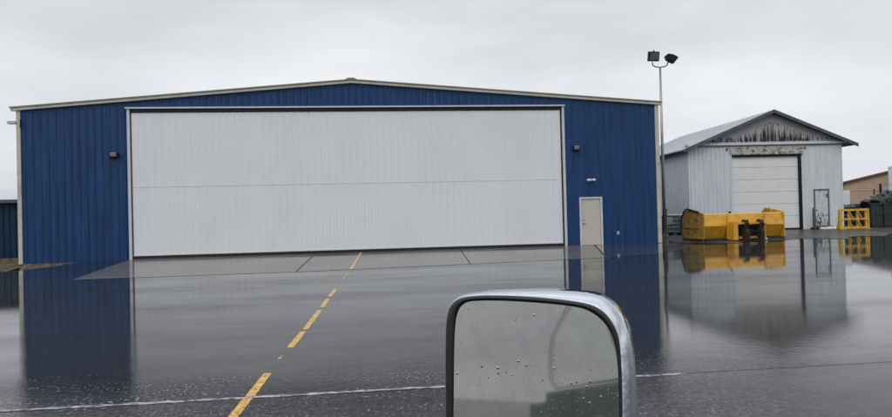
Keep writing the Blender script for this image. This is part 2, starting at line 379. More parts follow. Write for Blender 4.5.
for x in gx:
    y0 = 28.9 + .12 * (x - 11) + .55 * math.sin(x * .9) + .35 * math.sin(x * 2.3 + 1) + rnd.uniform(-.2, .2) + (1.0 * sm((x - 17) / 3)); y1 = 44
    for t in gy: y = y0 + (y1 - y0) * t * t; mb.v.append((x, y, gz(x, y) + .012))
for i in range(len(gx) - 1):
    for j in range(5): a = i * 6 + j; mb.f.append((a, a + 6, a + 7, a + 1))
struct(mb.build('gritty_pavement', 'grit', smooth=True))
def wobble_strip(name, pts, w, m, dz, jit=.4, seed=1):
    rnd = random.Random(seed); mb = MB(); prev = None
    for i, (u, v, k) in enumerate(pts):
        a = (u, v - w * k * (1 + rnd.uniform(-jit, jit)) / 2, dz); b = (u, v + w * k * (1 + rnd.uniform(-jit, jit)) / 2, dz)
        if prev: mb.quad(prev[0], a, b, prev[1])
        prev = (a, b)
    o = struct(mb.build(name, m)); o.location = O1; o.rotation_euler.z = YAW1; return o
wobble_strip('joint_filler', [(u, -22.835 + .006 * math.sin(u * 1.3), 1) for u in [-20 + .06 * i for i in range(552)]], .058, 'seal', .0065, jit=.55)
wobble_strip('pavement_joint', [(u, -22.835 + random.uniform(-.004, .004), 1) for u in [13.15 + .12 * i for i in range(180)]], .022, 'crack', .0065)
wobble_strip('pavement_joint', [(-20 + .3 * i, -22.87 + random.uniform(-.004, .004), 1) for i in range(110)], .018, 'crack', .0055, seed=4)
# worn yellow lead-in line
def dash(v0, v1, w, m, u0, u1, seed, ends=(1, 1), dz=.003):
    n = max(3, int(abs(v1 - v0) / .03)); rnd = random.Random(seed); mb = MB(); prev = None
    for i in range(n + 1):
        t = i / n; v = v0 + (v1 - v0) * t; u = u0 + (u1 - u0) * t; k = min(1, .75 + 6 * min(t if ends[0] else 9, 1 - t if ends[1] else 9) * (abs(v1 - v0)))
        a = (u - w / 2 * k * rnd.uniform(.84, 1.04), v, dz); b = (u + w / 2 * k * rnd.uniform(.84, 1.04), v, dz)
        if prev: mb.quad(prev[0], prev[1], b, a)
        prev = (a, b)
    o = struct(mb.build('yellow_line', m)); o.location = O1; o.rotation_euler.z = YAW1
for i, (v0, v1, m, u0, u1) in enumerate([(-.3, -9.2, 'linepaint', 9.66, 9.53), (-10.6, -12.4, 'oldpaint', 9.48, 9.43), (-14.4, -15.75, 'linepaint', 9.38, 9.34), (-16.1, -17.25, 'linepaint', 9.33, 9.31),
        (-17.6, -19.45, 'linepaint', 9.3, 9.25), (-19.6, -20.7, 'linepaint', 9.24, 9.2), (-21.13, -21.32, 'oldpaint', 9.17, 9.16), (-21.95, -22.80, 'linepaint', 9.14, 9.12), (-22.86, -26, 'linepaint', 9.115, 9.03)]):
    dash(v0, v1, .088 if i not in (1, 6) else .04, m, u0, u1, i, (i != 8, i != 7), .0085 if i == 0 else .0062 if i == 8 else .0028)
# grass verge by the left corner
mb = MB()
gu = frange(-60, -4.6, 1.2) + [-4.6]; gv = [-.6, 0, .8] + frange(2, 30, 2.) + [30]
rnd = random.Random(3)
for v in gv:
    for u in gu:
        p = w1(u, v); mb.v.append((u, v, gz(p.x, p.y) + (.006 if v < 0 else .05 + rnd.uniform(-.03, .03))))
for j in range(len(gv) - 1):
    for i in range(len(gu) - 1):
        a = j * len(gu) + i; mb.f.append((a, a + 1, a + len(gu) + 1, a + len(gu)))
o = struct(mb.build('verge', 'grass', smooth=True)); o.location = O1; o.rotation_euler.z = YAW1
mb = MB()
for i in range(5200):
    u = -4.7 - rnd.random() ** 1.5 * 9; v = -.6 + rnd.random() * 8; p = w1(u, v); z = gz(p.x, p.y) + .03; h = rnd.uniform(.05, .16); a = rnd.uniform(0, 6.28)
    dx, dy = .008 * math.cos(a), .008 * math.sin(a); lx, ly = rnd.uniform(-.06, .06), rnd.uniform(-.06, .06)
    mb.quad((u - dx, v - dy, z - .04), (u + dx, v + dy, z - .04), (u + lx, v + ly, z + h))
o = mb.build('grass', 'blade'); o.location = O1; o.rotation_euler.z = YAW1; struct(o, 'stuff')

# ------------------------------------------------------------------ big blue hangar
H1 = thing('hangar', 'large blue ribbed metal hangar with a wide white bifold door and cream trim', 'hangar', O1, YAW1)
D1 = 26.0
PK = 9.4
def roof1(u): return 6.49 + (u + 4.6) * (7.63 - 6.49) / (PK + 4.6) if u < PK else 7.63 - (u - PK) * (7.63 - 6.58) / (23.6 - PK)
def top1(u): return roof1(u) - .17
mb = MB()
ribs(mb, -4.28, -.045, lambda u: -.05, top1, .305, .042, phase=.12, w1=.12, w2=.045)
ribs(mb, -.045, 18.995, lambda u: 6.385, top1, .305, .042, phase=.12, w1=.12, w2=.045, extra=(PK,))
ribs(mb, 18.995, 19.6, lambda u: -.02, top1, .305, .042, phase=.12, w1=.12, w2=.045)
ribs(mb, 19.6, 20.69, lambda u: 2.215, top1, .305, .042, phase=.12, w1=.12, w2=.045)
ribs(mb, 20.69, 23.32, lambda u: -.02, top1, .305, .042, phase=.12, w1=.12, w2=.045)
mb.build('front_wall', 'blue', H1)
mb = MB()
ribs(mb, .02, D1, lambda v: -.05, lambda v: 6.3, .305, .032, y=-4.40, axis='y', out=-1); mb.build('side_wall', 'blue', H1); mb = MB()
ribs(mb, .02, D1, lambda v: -.05, lambda v: 6.38, .305, .032, y=23.45, axis='y', out=1)
mb.build('side_wall', 'blue', H1)
MB().prism([(-4.4, -.05), (23.45, -.05), (23.45, 6.38), (PK, 7.45), (-4.4, 6.3)], D1 - .05, D1).build('back_wall', 'blue', H1)
rf = MB().prism([(-4.62, 6.44), (PK, 7.58), (23.62, 6.53), (23.62, 6.47), (PK, 7.52), (-4.62, 6.38)], .05, D1 + .15).build('roof', 'roofsheet', H1)
def rake(mb, a, b, z0, z1, y0, y1):
    for (p, q) in ((a, PK), (PK, b)):
        mb.v += [(p, y, roof1(p) + z) for y in (y0, y1) for z in (z0, z1)] + [(q, y, roof1(q) + z) for y in (y0, y1) for z in (z0, z1)]
        i = len(mb.v) - 8
        for f in ((0, 1, 3, 2), (4, 6, 7, 5), (0, 4, 5, 1), (2, 3, 7, 6), (1, 5, 7, 3), (0, 2, 6, 4)): mb.f.append(tuple(i + k for k in f))
    return mb
rake(MB(), -4.62, 23.61, -.165, -.045, -.13, .04).build('rake_trim', 'cream', H1)
rake(MB(), -4.66, 23.65, -.043, 0.0, -.17, .04).build('rake_cap', 'creamdark', H1)
MB().prism([(PK - .28, 7.60), (PK - .12, 7.68), (PK + .12, 7.68), (PK + .28, 7.60)], -.18, D1).build('ridge_cap', 'creamdark', H1)
for a, b, z in ((-4.44, -4.285, -.06), (23.325, 23.505, .02)):
    t = top1(a) + .005
    mb = MB(); mb.box((a, -.055, z), (b, .1, t)); mb.build('corner_trim', 'cream', H1)
MB().box((-4.42, -.012, -.5), (-.05, .2, -.052)).build('footing', 'concrete', H1)
MB().box((19.0, -.008, -.3), (23.45, .2, -.022)).build('footing', 'concrete', H1)
# eave gutter ends
MB().box((-4.76, -.12, 5.79), (-4.445, .10, 5.90)).build('gutter_end', 'cream', H1)
mb = MB(); mb.tube([(-4.25, -.10, 5.95), (-4.22, -.13, 5.80), (-4.24, -.12, 5.62)], .03); mb.build('cable', 'dark', H1)
# door frame
mb = MB(); mb.box((-.045, -.075, -.02), (.065, .12, 6.38)); mb.build('door_jamb', 'whitetrim', H1)
mb = MB(); mb.box((18.885, -.075, -.02), (18.99, .12, 6.38)); mb.build('door_jamb', 'whitetrim', H1)
MB().box((-.10, -.13, 6.383), (19.02, .1, 6.445)).build('door_header', 'whitetrim', H1)
MB().box((.068, -.045, 6.24), (18.882, .1, 6.378)).build('door_gap', 'gasket', H1)
mb = MB(); mb.box((.068, .16, -.02), (18.882, .2, 6.25)); mb.build('door_backing', 'gasket', H1)
# bifold door
BD = bpy.data.objects.new('bifold_door', None)
def dz0(u): return .165
mb = MB(); ribs(mb, .115, 18.805, lambda u: dz0(u), lambda u: 3.045, .305, .012, y=.0, phase=.05, w1=.10, w2=.03)
bl = mb.build('door_panel', 'panel', H1, label='lower half of the white bifold door')
MB().box((.115, -.028, .13), (18.805, .05, .164)).build('bottom_rail', 'whitetrim', bl)
mb = MB(); ribs(mb, .115, 18.805, lambda u: 3.075, lambda u: 6.215, .305, .012, y=.0, phase=.05, w1=.10, w2=.03)
bu = mb.build('door_panel', 'panel', H1, label='upper half of the white bifold door')
MB().box((.115, -.012, 3.047), (18.805, .05, 3.073)).build('hinge_seam', 'panel', bu)
for a in (.08, 18.808):
    MB().box((a, -.008, .06), (a + .03, .1, 6.22)).build('side_seal', 'gasket', H1)
MB().box((.07, .0, .0), (18.88, .1, .128)).build('bottom_seal', 'gasket', H1)
bpy.data.objects.remove(BD)
# personnel door
fr = MB().box((19.605, -.06, 0), (19.69, .06, 2.21)).box((20.60, -.06, 0), (20.685, .06, 2.21)).box((19.69, -.06, 2.13), (20.60, .06, 2.21)).build('door_frame', 'whitetrim', H1)
pd = MB().box((19.70, -.012, .03), (20.59, .03, 2.12)).build('door', 'beige', H1)
MB().tube([(19.78, -.06, 1.0), (19.78, -.012, 1.0)], .035, 10).tube([(19.78, -.06, 1.0), (19.88, -.06, 1.0)], .014).build('handle', 'galv', pd)
MB().tube([(19.78, -.03, 1.15), (19.78, -.012, 1.15)], .03, 10).build('deadbolt', 'galv', pd)
MB().box((19.69, -.03, 0.0), (20.60, .06, .028)).build('threshold', 'galv', pd)
def local_thing(name, label, cat, parentO, yaw, fn, u, v, z, group=None):
    p = fn(u, v, z); return thing(name, label, cat, p, yaw, group)
def wall_light(u, z, label):
    t = local_thing('wall_light', label, 'wall light', O1, YAW1, w1, u, -.035, z, 'floodlights on the blue hangar')
    MB().box((-.17, -.16, -.10), (.17, 0, .12)).build('housing', 'dark', t, bevel=.02)
    MB().prism([(-.165, -.055), (-.205, .06), (-.165, .10)], -.12, .12, 'x').build('lens', 'lens', t)
wall_light(-.57, 4.42, 'black wall light on the blue wall left of the big white door')
wall_light(19.5, 4.45, 'black wall light on the blue wall above the beige door')
t = local_thing('security_light', 'small white twin head light on blue wall above beige door', 'security light', O1, YAW1, w1, 20.15, -.035, 2.99)
MB().box((-.06, -.05, -.05), (.06, 0, .05)).build('base', 'white', t, bevel=.01)
for s in (-1, 1):
    MB().tube([(s * .04, -.05, 0), (s * .10, -.10, .01), (s * .17, -.17, -.02)], [.02, .05, .065], 10).build('lamp_head', 'white', t, smooth=True)
t = local_thing('outlet_box', 'small white outlet box low on the blue wall beside the beige door', 'outlet box', O1, YAW1, w1, 21.4, -.035, .52)
MB().box((-.05, -.05, -.07), (.05, 0, .07)).build('box', 'white', t, bevel=.008)
MB().box((-.035, -.062, -.05), (.035, -.051, .05)).build('cover', 'galv', t)

# ------------------------------------------------------------------ pale hangar
H2 = thing('hangar', 'smaller pale grey metal hangar with peeling gable and closed roll-up door', 'hangar', O2, YAW2)
B = .15; E2 = 5.10; PU = -4.21; Wd = 9.14; D2 = 12
def r2(u): return 7.10 - .408 * (u - PU) if u > PU else 7.10 + .408 * (u - PU) * 1.0
mb = MB()
ribs(mb, -Wd + .06, -6.69, lambda u: B, lambda u: E2, .25, .038, phase=.0, w1=.12, w2=.05)
ribs(mb, -6.69, -2.39, lambda u: 5.06, lambda u: E2, .25, .038, phase=.0, w1=.12, w2=.05)
ribs(mb, -2.39, -1.72, lambda u: B, lambda u: E2, .25, .038, phase=.0, w1=.12, w2=.05)
ribs(mb, -1.72, -.86, lambda u: 2.50, lambda u: E2, .25, .038, phase=.0, w1=.12, w2=.05)
ribs(mb, -.86, -.06, lambda u: B, lambda u: E2, .25, .038, phase=.0, w1=.12, w2=.05)
mb.build('front_wall', 'pale', H2)
mb = MB(); ribs(mb, .02, D2, lambda v: B, lambda v: 5.0, .25, .038, y=-Wd, w1=.12, w2=.05, axis='y', out=-1); mb.build('side_wall', 'pale', H2); mb = MB()
ribs(mb, .02, D2, lambda v: B, lambda v: 5.0, .30, .025, y=0, axis='y', out=1); mb.build('side_wall', 'pale', H2)
MB().prism([(-Wd, B), (0, B), (0, E2), (PU, 6.9), (-Wd, E2)], D2 - .05, D2).build('back_wall', 'pale', H2)
MB().box((-Wd - .03, -.03, B), (-Wd + .06, .05, E2)).build('corner_trim', 'pale', H2)
MB().box((-.06, -.03, B), (.03, .05, E2)).build('corner_trim', 'pale', H2)
# gable of boards
def gt(u): return min(7.02 - .408 * abs(u - PU) , 9)
mb = MB(); ribs(mb, -Wd + .03, .05, lambda u: E2 + .12, lambda u: max(gt(u), E2 + .13), .20, .012, y=-.05, w1=.02, w2=.01, extra=(PU,)); gb = mb.build('gable', 'peel', H2)
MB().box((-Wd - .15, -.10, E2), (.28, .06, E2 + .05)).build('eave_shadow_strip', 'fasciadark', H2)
MB().box((-Wd - .15, -.13, E2 + .053), (.35, .06, E2 + .19)).build('eave_board', 'pale', H2)
# bare wood patches where the paint has peeled off
mb = MB(); rnd = random.Random(11)
def patch(u, z, w, h):
    lean = rnd.uniform(-.02, .02); n = 5; L_ = []; R_ = []
    for k in range(n + 1):
        t = k / n; ww = w * (1 - t ** 1.6 * .9) * rnd.uniform(.55, 1.15); L_.append((u - ww / 2 + lean * t, -.075, z + h * t)); R_.append((u + ww / 2 + lean * t, -.075, z + h * t))
    for k in range(n): mb.quad(L_[k], R_[k], R_[k + 1], L_[k + 1])
u = -7.7
while u < -1.7:
    k = math.exp(-((u + 4.0) / 1.5) ** 2)
    dens = .55 + .4 * k
    if rnd.random() < dens:
        hm = gt(u) - (E2 + .30)
        h = min(hm * .85, rnd.uniform(.08, .28) + k * rnd.uniform(.1, .75)); patch(u, E2 + .22 + rnd.uniform(0, .05), rnd.uniform(.04, .13), max(.06, h * 1.1))
        if rnd.random() < .4: patch(u + rnd.uniform(-.03, .03), E2 + .35 + rnd.random() * .7 * k, .03, rnd.uniform(.08, .25))
    u += rnd.uniform(.04, .09)
for i in range(16):
    a = i / 15 * 2.3 + .4; uu = -4.15 - .45 * math.cos(a) ; zz = 6.10 + .28 * math.sin(a); patch(uu, zz, rnd.uniform(.02, .05), rnd.uniform(.05, .14))
for i in range(5): patch(-1.45 + i * .28, E2 + .30, .10, .12)
pp = mb.build('peeled_paint', 'bare', gb); pp['kind'] = 'stuff'
# roof
TH = .10
def slab(mb, ua, ub, y0, y1, lift0, lift1):
    za = 7.10 - .408 * abs(ua - PU); zb = 7.10 - .408 * abs(ub - PU); i = len(mb.v)
    mb.v += [(ua, y, za + l) for y in (y0, y1) for l in (lift0, lift1)] + [(ub, y, zb + l) for y in (y0, y1) for l in (lift0, lift1)]
    for f in ((0, 1, 3, 2), (4, 6, 7, 5), (0, 4, 5, 1), (2, 3, 7, 6), (1, 5, 7, 3), (0, 2, 6, 4)): mb.f.append(tuple(i + k for k in f))
mb = MB(); slab(mb, -9.50, PU, -.38, D2 + .3, -.03, .02); slab(mb, PU, .74, -.38, D2 + .3, -.03, .02)
for k in range(21):
    y = -.1 + k * .6; slab(mb, -9.49, PU - .05, y - .02, y + .02, .021, .05); slab(mb, PU + .05, .73, y - .02, y + .02, .021, .05)
mb.build('roof', 'roofsheet', H2)
mb = MB(); slab(mb, -9.52, PU, -.44, -.385, -.16, .035); slab(mb, PU, .76, -.44, -.385, -.16, .035); mb.build('rake_fascia', 'fasciadark', H2)
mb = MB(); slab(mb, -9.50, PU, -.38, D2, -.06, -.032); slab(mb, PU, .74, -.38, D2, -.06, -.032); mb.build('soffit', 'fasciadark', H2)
# header board, roll-up door
MB().box((-6.69, -.07, 4.60), (-2.35, .05, 5.055)).build('header_board', 'board', H2)
MB().box((-6.69, -.045, B), (-6.60, .05, 4.598)).build('door_jamb', 'pale', H2)
MB().box((-2.60, -.03, B), (-2.44, .3, 4.46)).build('door_jamb', 'dark', H2, label='right jamb of the roll-up door with its inset shadow coloured black')  # shadow of the inset opening, put in as a black strip
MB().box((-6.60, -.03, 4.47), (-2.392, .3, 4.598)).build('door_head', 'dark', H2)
MB().box((-2.438, -.03, B), (-2.392, .1, 4.465)).build('door_jamb', 'pale', H2)
ru = MB(); zz = [.30, 1.0, 1.72, 2.43, 3.14, 3.85, 4.47]
for a, b in zip(zz, zz[1:]):
    ru.prism([(.082, a + .006), (.075, a + .02), (.075, b - .02), (.082, b - .006), (.13, b - .006), (.13, a + .006)], -6.60, -2.60, 'x')
ro = ru.build('rollup_door', 'rollup', H2)
MB().box((-6.60, .115, .25), (-2.60, .16, 4.47)).build('panel_joint', 'galv', ro)
MB().box((-6.60, .07, .20), (-2.60, .13, .30)).build('bottom_seal', 'gasket', ro)
# personnel door with rust
MB().box((-1.74, -.045, .38), (-1.68, .05, 2.50)).box((-.90, -.045, .38), (-.84, .05, 2.50)).build('door_frame', 'fasciadark', H2)
MB().box((-1.76, -.05, 2.45), (-.82, .05, 2.52)).build('door_frame', 'fasciadark', H2)
pd2 = MB().box((-1.68, -.02, .40), (-.90, .03, 2.45)).build('door', 'rustdoor', H2)
MB().tube([(-1.60, -.06, 1.28), (-1.60, -.02, 1.28)], .035, 10).build('handle', 'dark', pd2)
mb = MB(); rnd = random.Random(5)
for i in range(46):
    uu = rnd.uniform(-1.65, -.93); k = rnd.random(); w = rnd.uniform(.02, .06)
    z = .42 + rnd.random() ** 2 * .55; h = rnd.uniform(.04, .22)
    mb.quad((uu - w / 2, -.0225, z), (uu + w / 2, -.0225, z + rnd.uniform(-.02, .02)), (uu + w / 3, -.0225, z + h), (uu - w / 5, -.0225, z + h * .9))
mb.quad((-1.0, -.0225, 2.02), (-.92, -.0225, 2.0), (-.93, -.0225, 2.28), (-1.01, -.0225, 2.2)).build('rust_stain', 'bare', pd2)['kind'] = 'stuff'
MB().box((-1.78, -.25, .15), (-.80, .05, .375)).build('step', 'concrete', H2)
for u, lb in ((-6.86, 'left'), (-2.22, 'right')):
    t = thing('eave_light', 'small round dark light at the %s end of the weathered header board' % lb, 'light', w2(u, -.06, 4.93), YAW2, 'lights above the roll-up door')
    MB().tube([(0, .06, 0), (0, -.05, 0)], .055, 12).build('body', 'dark', t)
    MB().tube([(0, -.05, 0), (0, -.065, 0)], .035, 12).build('lens', 'lens', t)
t = thing('bollard', 'dark steel bollard between the roll-up door and the stained door', 'bollard', w2(-1.98, -.35, .17), YAW2)
MB().tube([(0, 0, 0), (0, 0, 1.22)], .085, 12).build('post', 'fasciadark', t); MB().tube([(0, 0, 1.22), (0, 0, 1.27), (0, 0, 1.29)], [.085, .06, .01], 12).build('cap', 'fasciadark', t)
# black hose and old snow at the foot of the wall
def blob(mb, c, r, seed, n=12, m=8, rough=.25, flat=True):
    rnd = random.Random(seed); c = Vector(c); i0 = len(mb.v); ph = [rnd.uniform(0, 6.28) for _ in range(8)]
    for a in range(m + 1):
        th = math.pi * a / m
        for b in range(n):
            f = 2 * math.pi * b / n
            k = 1 + rough * (.5 * math.sin(2 * f + ph[0] + th) + .4 * math.sin(3 * f + ph[1] - 2 * th) + .3 * math.sin(5 * th + ph[2] + f) + .3 * math.sin(5 * f + 3 * th + ph[3]))
            z = math.cos(th) * r[2] * k
            mb.v.append((c.x + math.sin(th) * math.cos(f) * r[0] * k, c.y + math.sin(th) * math.sin(f) * r[1] * k, c.z + z))
    for a in range(m):
        for b in range(n): mb.f.append((i0 + a * n + b, i0 + a * n + (b + 1) % n, i0 + (a + 1) * n + (b + 1) % n, i0 + (a + 1) * n + b))
    return mb
mb = MB(); blob(mb, (0, 0, .03), (.55, .16, .11), 2, 20, 8, .3); blob(mb, (.35, .05, .03), (.3, .14, .09), 5, 14, 8, .3); o = mb.build('snow_heap', 'snow', smooth=True)
o.location = w2(-1.15, -.45, .18); o.rotation_euler.z = YAW2; tag(o, 'small heap of old snow below the stained white door', 'snow heap')
mb = MB(); pts = [w2(-2.2 + i * .12, -.32 - .10 * math.sin(i * .9) - .05 * math.sin(i * 2.3), .24 + .05 * math.sin(i * 1.7) ** 2) for i in range(8)]
mb.tube(pts, .05, 8); tag(mb.build('hose', 'rubber', smooth=True), 'black hose heaped on the ground by the bollard', 'hose')

# ------------------------------------------------------------------ yellow snow pusher
PY = math.atan2(30.8 - 29.8, 16.13 - 11.90); PL = 4.35
P = thing('snow_pusher', 'big yellow box snow pusher parked in front of the pale hangar', 'snow plow', (11.90, 29.8, .035), PY)
# rear sheet of the pusher faces the camera (y=0 local); it kinks at mid height
T, BZ, LO = 1.26, .70, .12
prof = [(.26, LO), (-.02, BZ - .04), (-.02, BZ + .02), (.12, T - .03), (.17, T), (.85, T), (.85, T - .05), (.20, T - .06), (.08, BZ), (.34, LO)]
MB().prism(prof, .02, PL - .02, 'x').build('moldboard', 'yellow', P, bevel=.008)
MB().bar((.03, -.035, BZ - .01), (PL - .03, -.035, BZ - .01), .03, .025).build('stiffener', 'yellow', P)
def endplate(x, w, tall, m):
    pl = [(-.02, .10), (-.02, T), (.35, T + .10), (1.15, T + tall), (1.40, T + tall - .10), (1.62, 1.0), (1.66, .45), (1.45, .08), (.9, .0), (.3, .02)]
    return MB().prism(pl, x, x + w, 'x').build('end_plate', m, P, bevel=.01, label=None)
ep = endplate(-.03, .05, .20, 'yellowworn'); ep2 = endplate(PL - .02, .05, .22, 'yellow')
# bracing, hose hooks and black edge on the near end plate
mb = MB(); mb.tube([(-.06, .30, T + .09), (-.06, .7, T + .17), (-.06, 1.17, T + .25), (-.06, 1.44, T + .12), (-.06, 1.66, 1.0), (-.06, 1.70, .45), (-.06, 1.48, .05), (-.06, .9, -.01)], .045, 6); mb.build('rubber_edge', 'rubber', ep)
MB().bar((-.05, .25, .62), (-.05, 1.5, .62), .04, .06).build('brace', 'yellowworn', ep)
mb = MB(); rnd = random.Random(2)
for y, z in ((.45, .95), (.75, 1.05), (1.05, .9), (.6, .4), (1.1, .35)): MB().box((-.06, y, z), (-.031, y + rnd.uniform(.05, .12), z + rnd.uniform(.04, .10))).build('lug', 'tanroof', ep)
MB().prism([(.02, -.03), (.10, .10), (1.5, .10), (1.6, -.03)], -.08, .06, 'x').build('skid_shoe', 'rubber', ep)
MB().prism([(-.05, -.03), (.05, .10), (1.5, .10), (1.6, -.03)], PL - .05, PL + .08, 'x').build('skid_shoe', 'rubber', ep2)
MB().bar((PL - .04, .9, T + .22), (PL - .3, .45, T + .02), .05, .05).bar((PL - .04, 1.2, T + .20), (PL - .55, .8, T), .05, .05).build('gusset', 'yellowworn', ep2)
MB().box((.1, -.01, .0), (PL - .1, .12, LO - .005)).build('cutting_edge', 'rubber', P)
# vertical frame plates and coupler
for x in (1.21, 3.20):
    MB().box((x, -.07, .05), (x + .06, .0, T - .02)).build('rib_plate', 'yellow', P)
cp = MB().box((1.28, -.40, .02), (1.52, -.06, .86)).build('coupler_frame', 'yellow', P, bevel=.01)
MB().box((1.53, -.36, .74), (3.12, -.05, .84)).build('coupler_shelf', 'yellow', P, bevel=.01)
MB().box((3.00, -.30, .02), (3.12, -.06, .735)).build('coupler_frame', 'yellowworn', P, bevel=.01)
MB().box((1.53, -.035, .08), (2.99, -.034 + .01, .735)).build('coupler_recess', 'rubber', P)
MB().bar((1.54, -.2, .12), (2.99, -.2, .12), .1, .12).build('cross_bar', 'yellowworn', P)
for x in (1.93, 2.73):
    hk = MB(); hk.prism([(-.50, .0), (-.52, .35), (-.42, .55), (-.50, .80), (-.40, .94), (-.22, .98), (-.12, .85), (-.16, .6), (-.08, .3), (-.1, .0)], x - .03, x + .01, 'x')
    hk.prism([(-.50, .0), (-.52, .35), (-.42, .55), (-.50, .80), (-.40, .92), (-.22, .96), (-.12, .85), (-.16, .6), (-.08, .3), (-.1, .0)], x + .07, x + .11, 'x')
    hk.tube([(x - .09, -.3, .9), (x + .21, -.3, .9)], .05, 8).tube([(x - .09, -.3, .2), (x + .21, -.3, .2)], .06, 8)
    hk.build('coupler_hook', 'hook', P)
MB().tube([(1.98, -.4, .30), (2.2, -.46, .45), (2.45, -.44, .38), (2.78, -.4, .5)], .035, 6).build('chain', 'dark', P, smooth=True)
MB().tube([(1.62, .3, T), (1.62, .3, T + .09)], .06, 8).build('cap', 'rubber', P)
MB().box((3.0, -.36, .02), (3.12, -.302, .07)).build('tag_plate', 'white', P)

# ------------------------------------------------------------------ light pole
t = thing('light_pole', 'tall thin light pole with twin floodlights between the two hangars', 'light pole', (11.34, 33.5, .14), 0)
MB().tube([(0, 0, 0), (0, 0, 4.4), (0, 0, 8.85)], [.085, .072, .055], 12).build('pole', 'galv', t, smooth=True)
MB().tube([(0, 0, 0), (0, 0, .1)], .17, 12).build('base_plate', 'galv', t)
mb = MB(); mb.tube([(-.40, 0, 9.12), (-.38, 0, 8.95), (-.24, 0, 8.86), (0, 0, 8.84), (.24, 0, 8.86), (.38, 0, 8.95), (.42, 0, 9.10)], .03, 8); mb.build('bracket', 'dark', t, smooth=True)
hA = MB(); hA.box((-.29, -.12, -.26), (.29, .10, .24)); oa = hA.build('floodlight', 'dark', t, bevel=.03); oa.location = (-.33, 0, 9.42); oa.rotation_euler = (R(12), 0, R(8))
MB().box((-.24, -.135, -.2), (.24, -.121, .19)).build('lens', 'fasciadark', oa); MB().tube([(0, 0, .24), (0, 0, .31)], .04, 8).build('photocell', 'dark', oa)
hB = MB(); hB.prism([(-.30, .10), (-.16, .22), (.12, .17), (.36, .03), (.10, -.28), (-.22, -.10)], -.16, .16); ob = hB.build('floodlight', 'dark', t, bevel=.03); ob.location = (.56, 0, 9.30)
MB().prism([(.365, .02), (.385, .0), (.13, -.30), (.11, -.285)], -.13, .13).build('lens', 'lens', ob)
MB().tube([(-.05, 0, -.12), (-.14, 0, -.22)], .03, 8).build('yoke', 'dark', ob)
# white guard tube and brown debris by the pole foot
t = thing('sign_post', 'rusty post leaning behind the blue hangar corner by the light pole', 'post', (11.0, 32.3, .1), 0)
MB().tube([(0, 0, 0), (.05, 0, 1.5)], .035, 8).build('post', 'tanroof', t)

# ------------------------------------------------------------------ caged tanks
def ibc(loc, rz, label, m):
    t = thing('caged_tank', label, 'caged tank', loc, rz, 'caged tanks beside the pale hangar')
    MB().box((-.46, -.46, .17), (.46, .46, 1.02)).build('tank', m, t, bevel=.05)
    MB().tube([(0, 0, 1.02), (0, 0, 1.07)], .11, 12).build('lid', 'dark', t)
    mb = MB()
    for k in range(6):
        a = -.5 + k * .2
        for y in (-.5, .5): mb.tube([(a, y, .14), (a, y, 1.04)], .013, 5)
        for x in (-.5, .5): mb.tube([(x, a, .14), (x, a, 1.04)], .013, 5)
    for z in (.18, .40, .62, .84, 1.04):
        mb.tube([(-.5, -.5, z), (.5, -.5, z), (.5, .5, z), (-.5, .5, z), (-.5, -.5, z)], .014, 5)
    mb.build('cage', 'galv', t)
    p = MB(); p.box((-.5, -.5, .10), (.5, .5, .14))
    for x in (-.42, 0, .42): p.box((x - .07, -.5, 0), (x + .07, .5, .098))
    p.build('pallet', 'fasciadark', t)
    MB().box((-.51, -.52, 1.055), (.51, .52, 1.085)).build('cover', 'white', t)
    MB().box((-.51, -.525, .55), (-.12, -.516, .95)).build('label_plate', 'galv', t)
    return t
ibc((12.38, 35.5, .18), R(2), 'dark caged liquid tank nearer the light pole', 'tankdark')
ibc((13.50, 35.45, .18), R(-3), 'dark caged liquid tank nearer the yellow pusher', 'tankdark')
t = thing('drum', 'pale plastic drum between the two caged tanks', 'drum', (12.92, 34.75, .17), 0)
MB().tube([(0, 0, 0), (0, 0, .03), (0, 0, .5), (0, 0, .96), (0, 0, 1.0)], [.17, .18, .185, .18, .16], 14).build('body', 'white', t, smooth=True)
for z in (.3, .62): MB().tube([(0, 0, z), (0, 0, z + .03)], .192, 14).build('hoop', 'galv', t)

# ------------------------------------------------------------------ yellow rack
Rk = thing('fork_frame', 'open yellow steel frame standing against the pale hangar corner', 'steel frame', (21.94, 36.0, .14), R(1))
RW, RH = 1.62, 1.15
mb = MB()
for x in (.08, .57, 1.06, 1.54): Rp = MB().box((x - .06, -.05, .0 if x in (.08, 1.54) else .1), (x + .06, .05, RH)).build('upright', 'palegold', Rk, bevel=.006)
for z, h in ((RH - .02, .12), (.62, .10), (.14, .12)):
    MB().box((.0, -.085, z - h / 2), (RW, -.052, z + h / 2)).build('rail', 'palegold', Rk, bevel=.006)
for x in (.57, 1.06):
    MB().bar((x - .12, -.10, RH - .05), (x + .16, -.10, .68), .04, .09, (0, 1, 0)).build('diagonal_brace', 'palegold', Rk)
    MB().bar((x - .12, -.10, .58), (x + .12, -.10, .2), .04, .09, (0, 1, 0)).build('diagonal_brace', 'palegold', Rk)
for x in (.0, RW):
    MB().prism([(-.12, 0), (-.10, RH + .12 if x == 0 else RH), (.02, RH - .05), (.10, .35), (.30, 0)], x - .03, x + .03, 'x').build('end_bracket', 'palegold', Rk, bevel=.006)
MB().box((-.03, -.35, -.01), (.15, .9, .08)).build('foot', 'palegold', Rk); MB().box((1.47, -.35, -.01), (1.65, .9, .08)).build('foot', 'palegold', Rk)

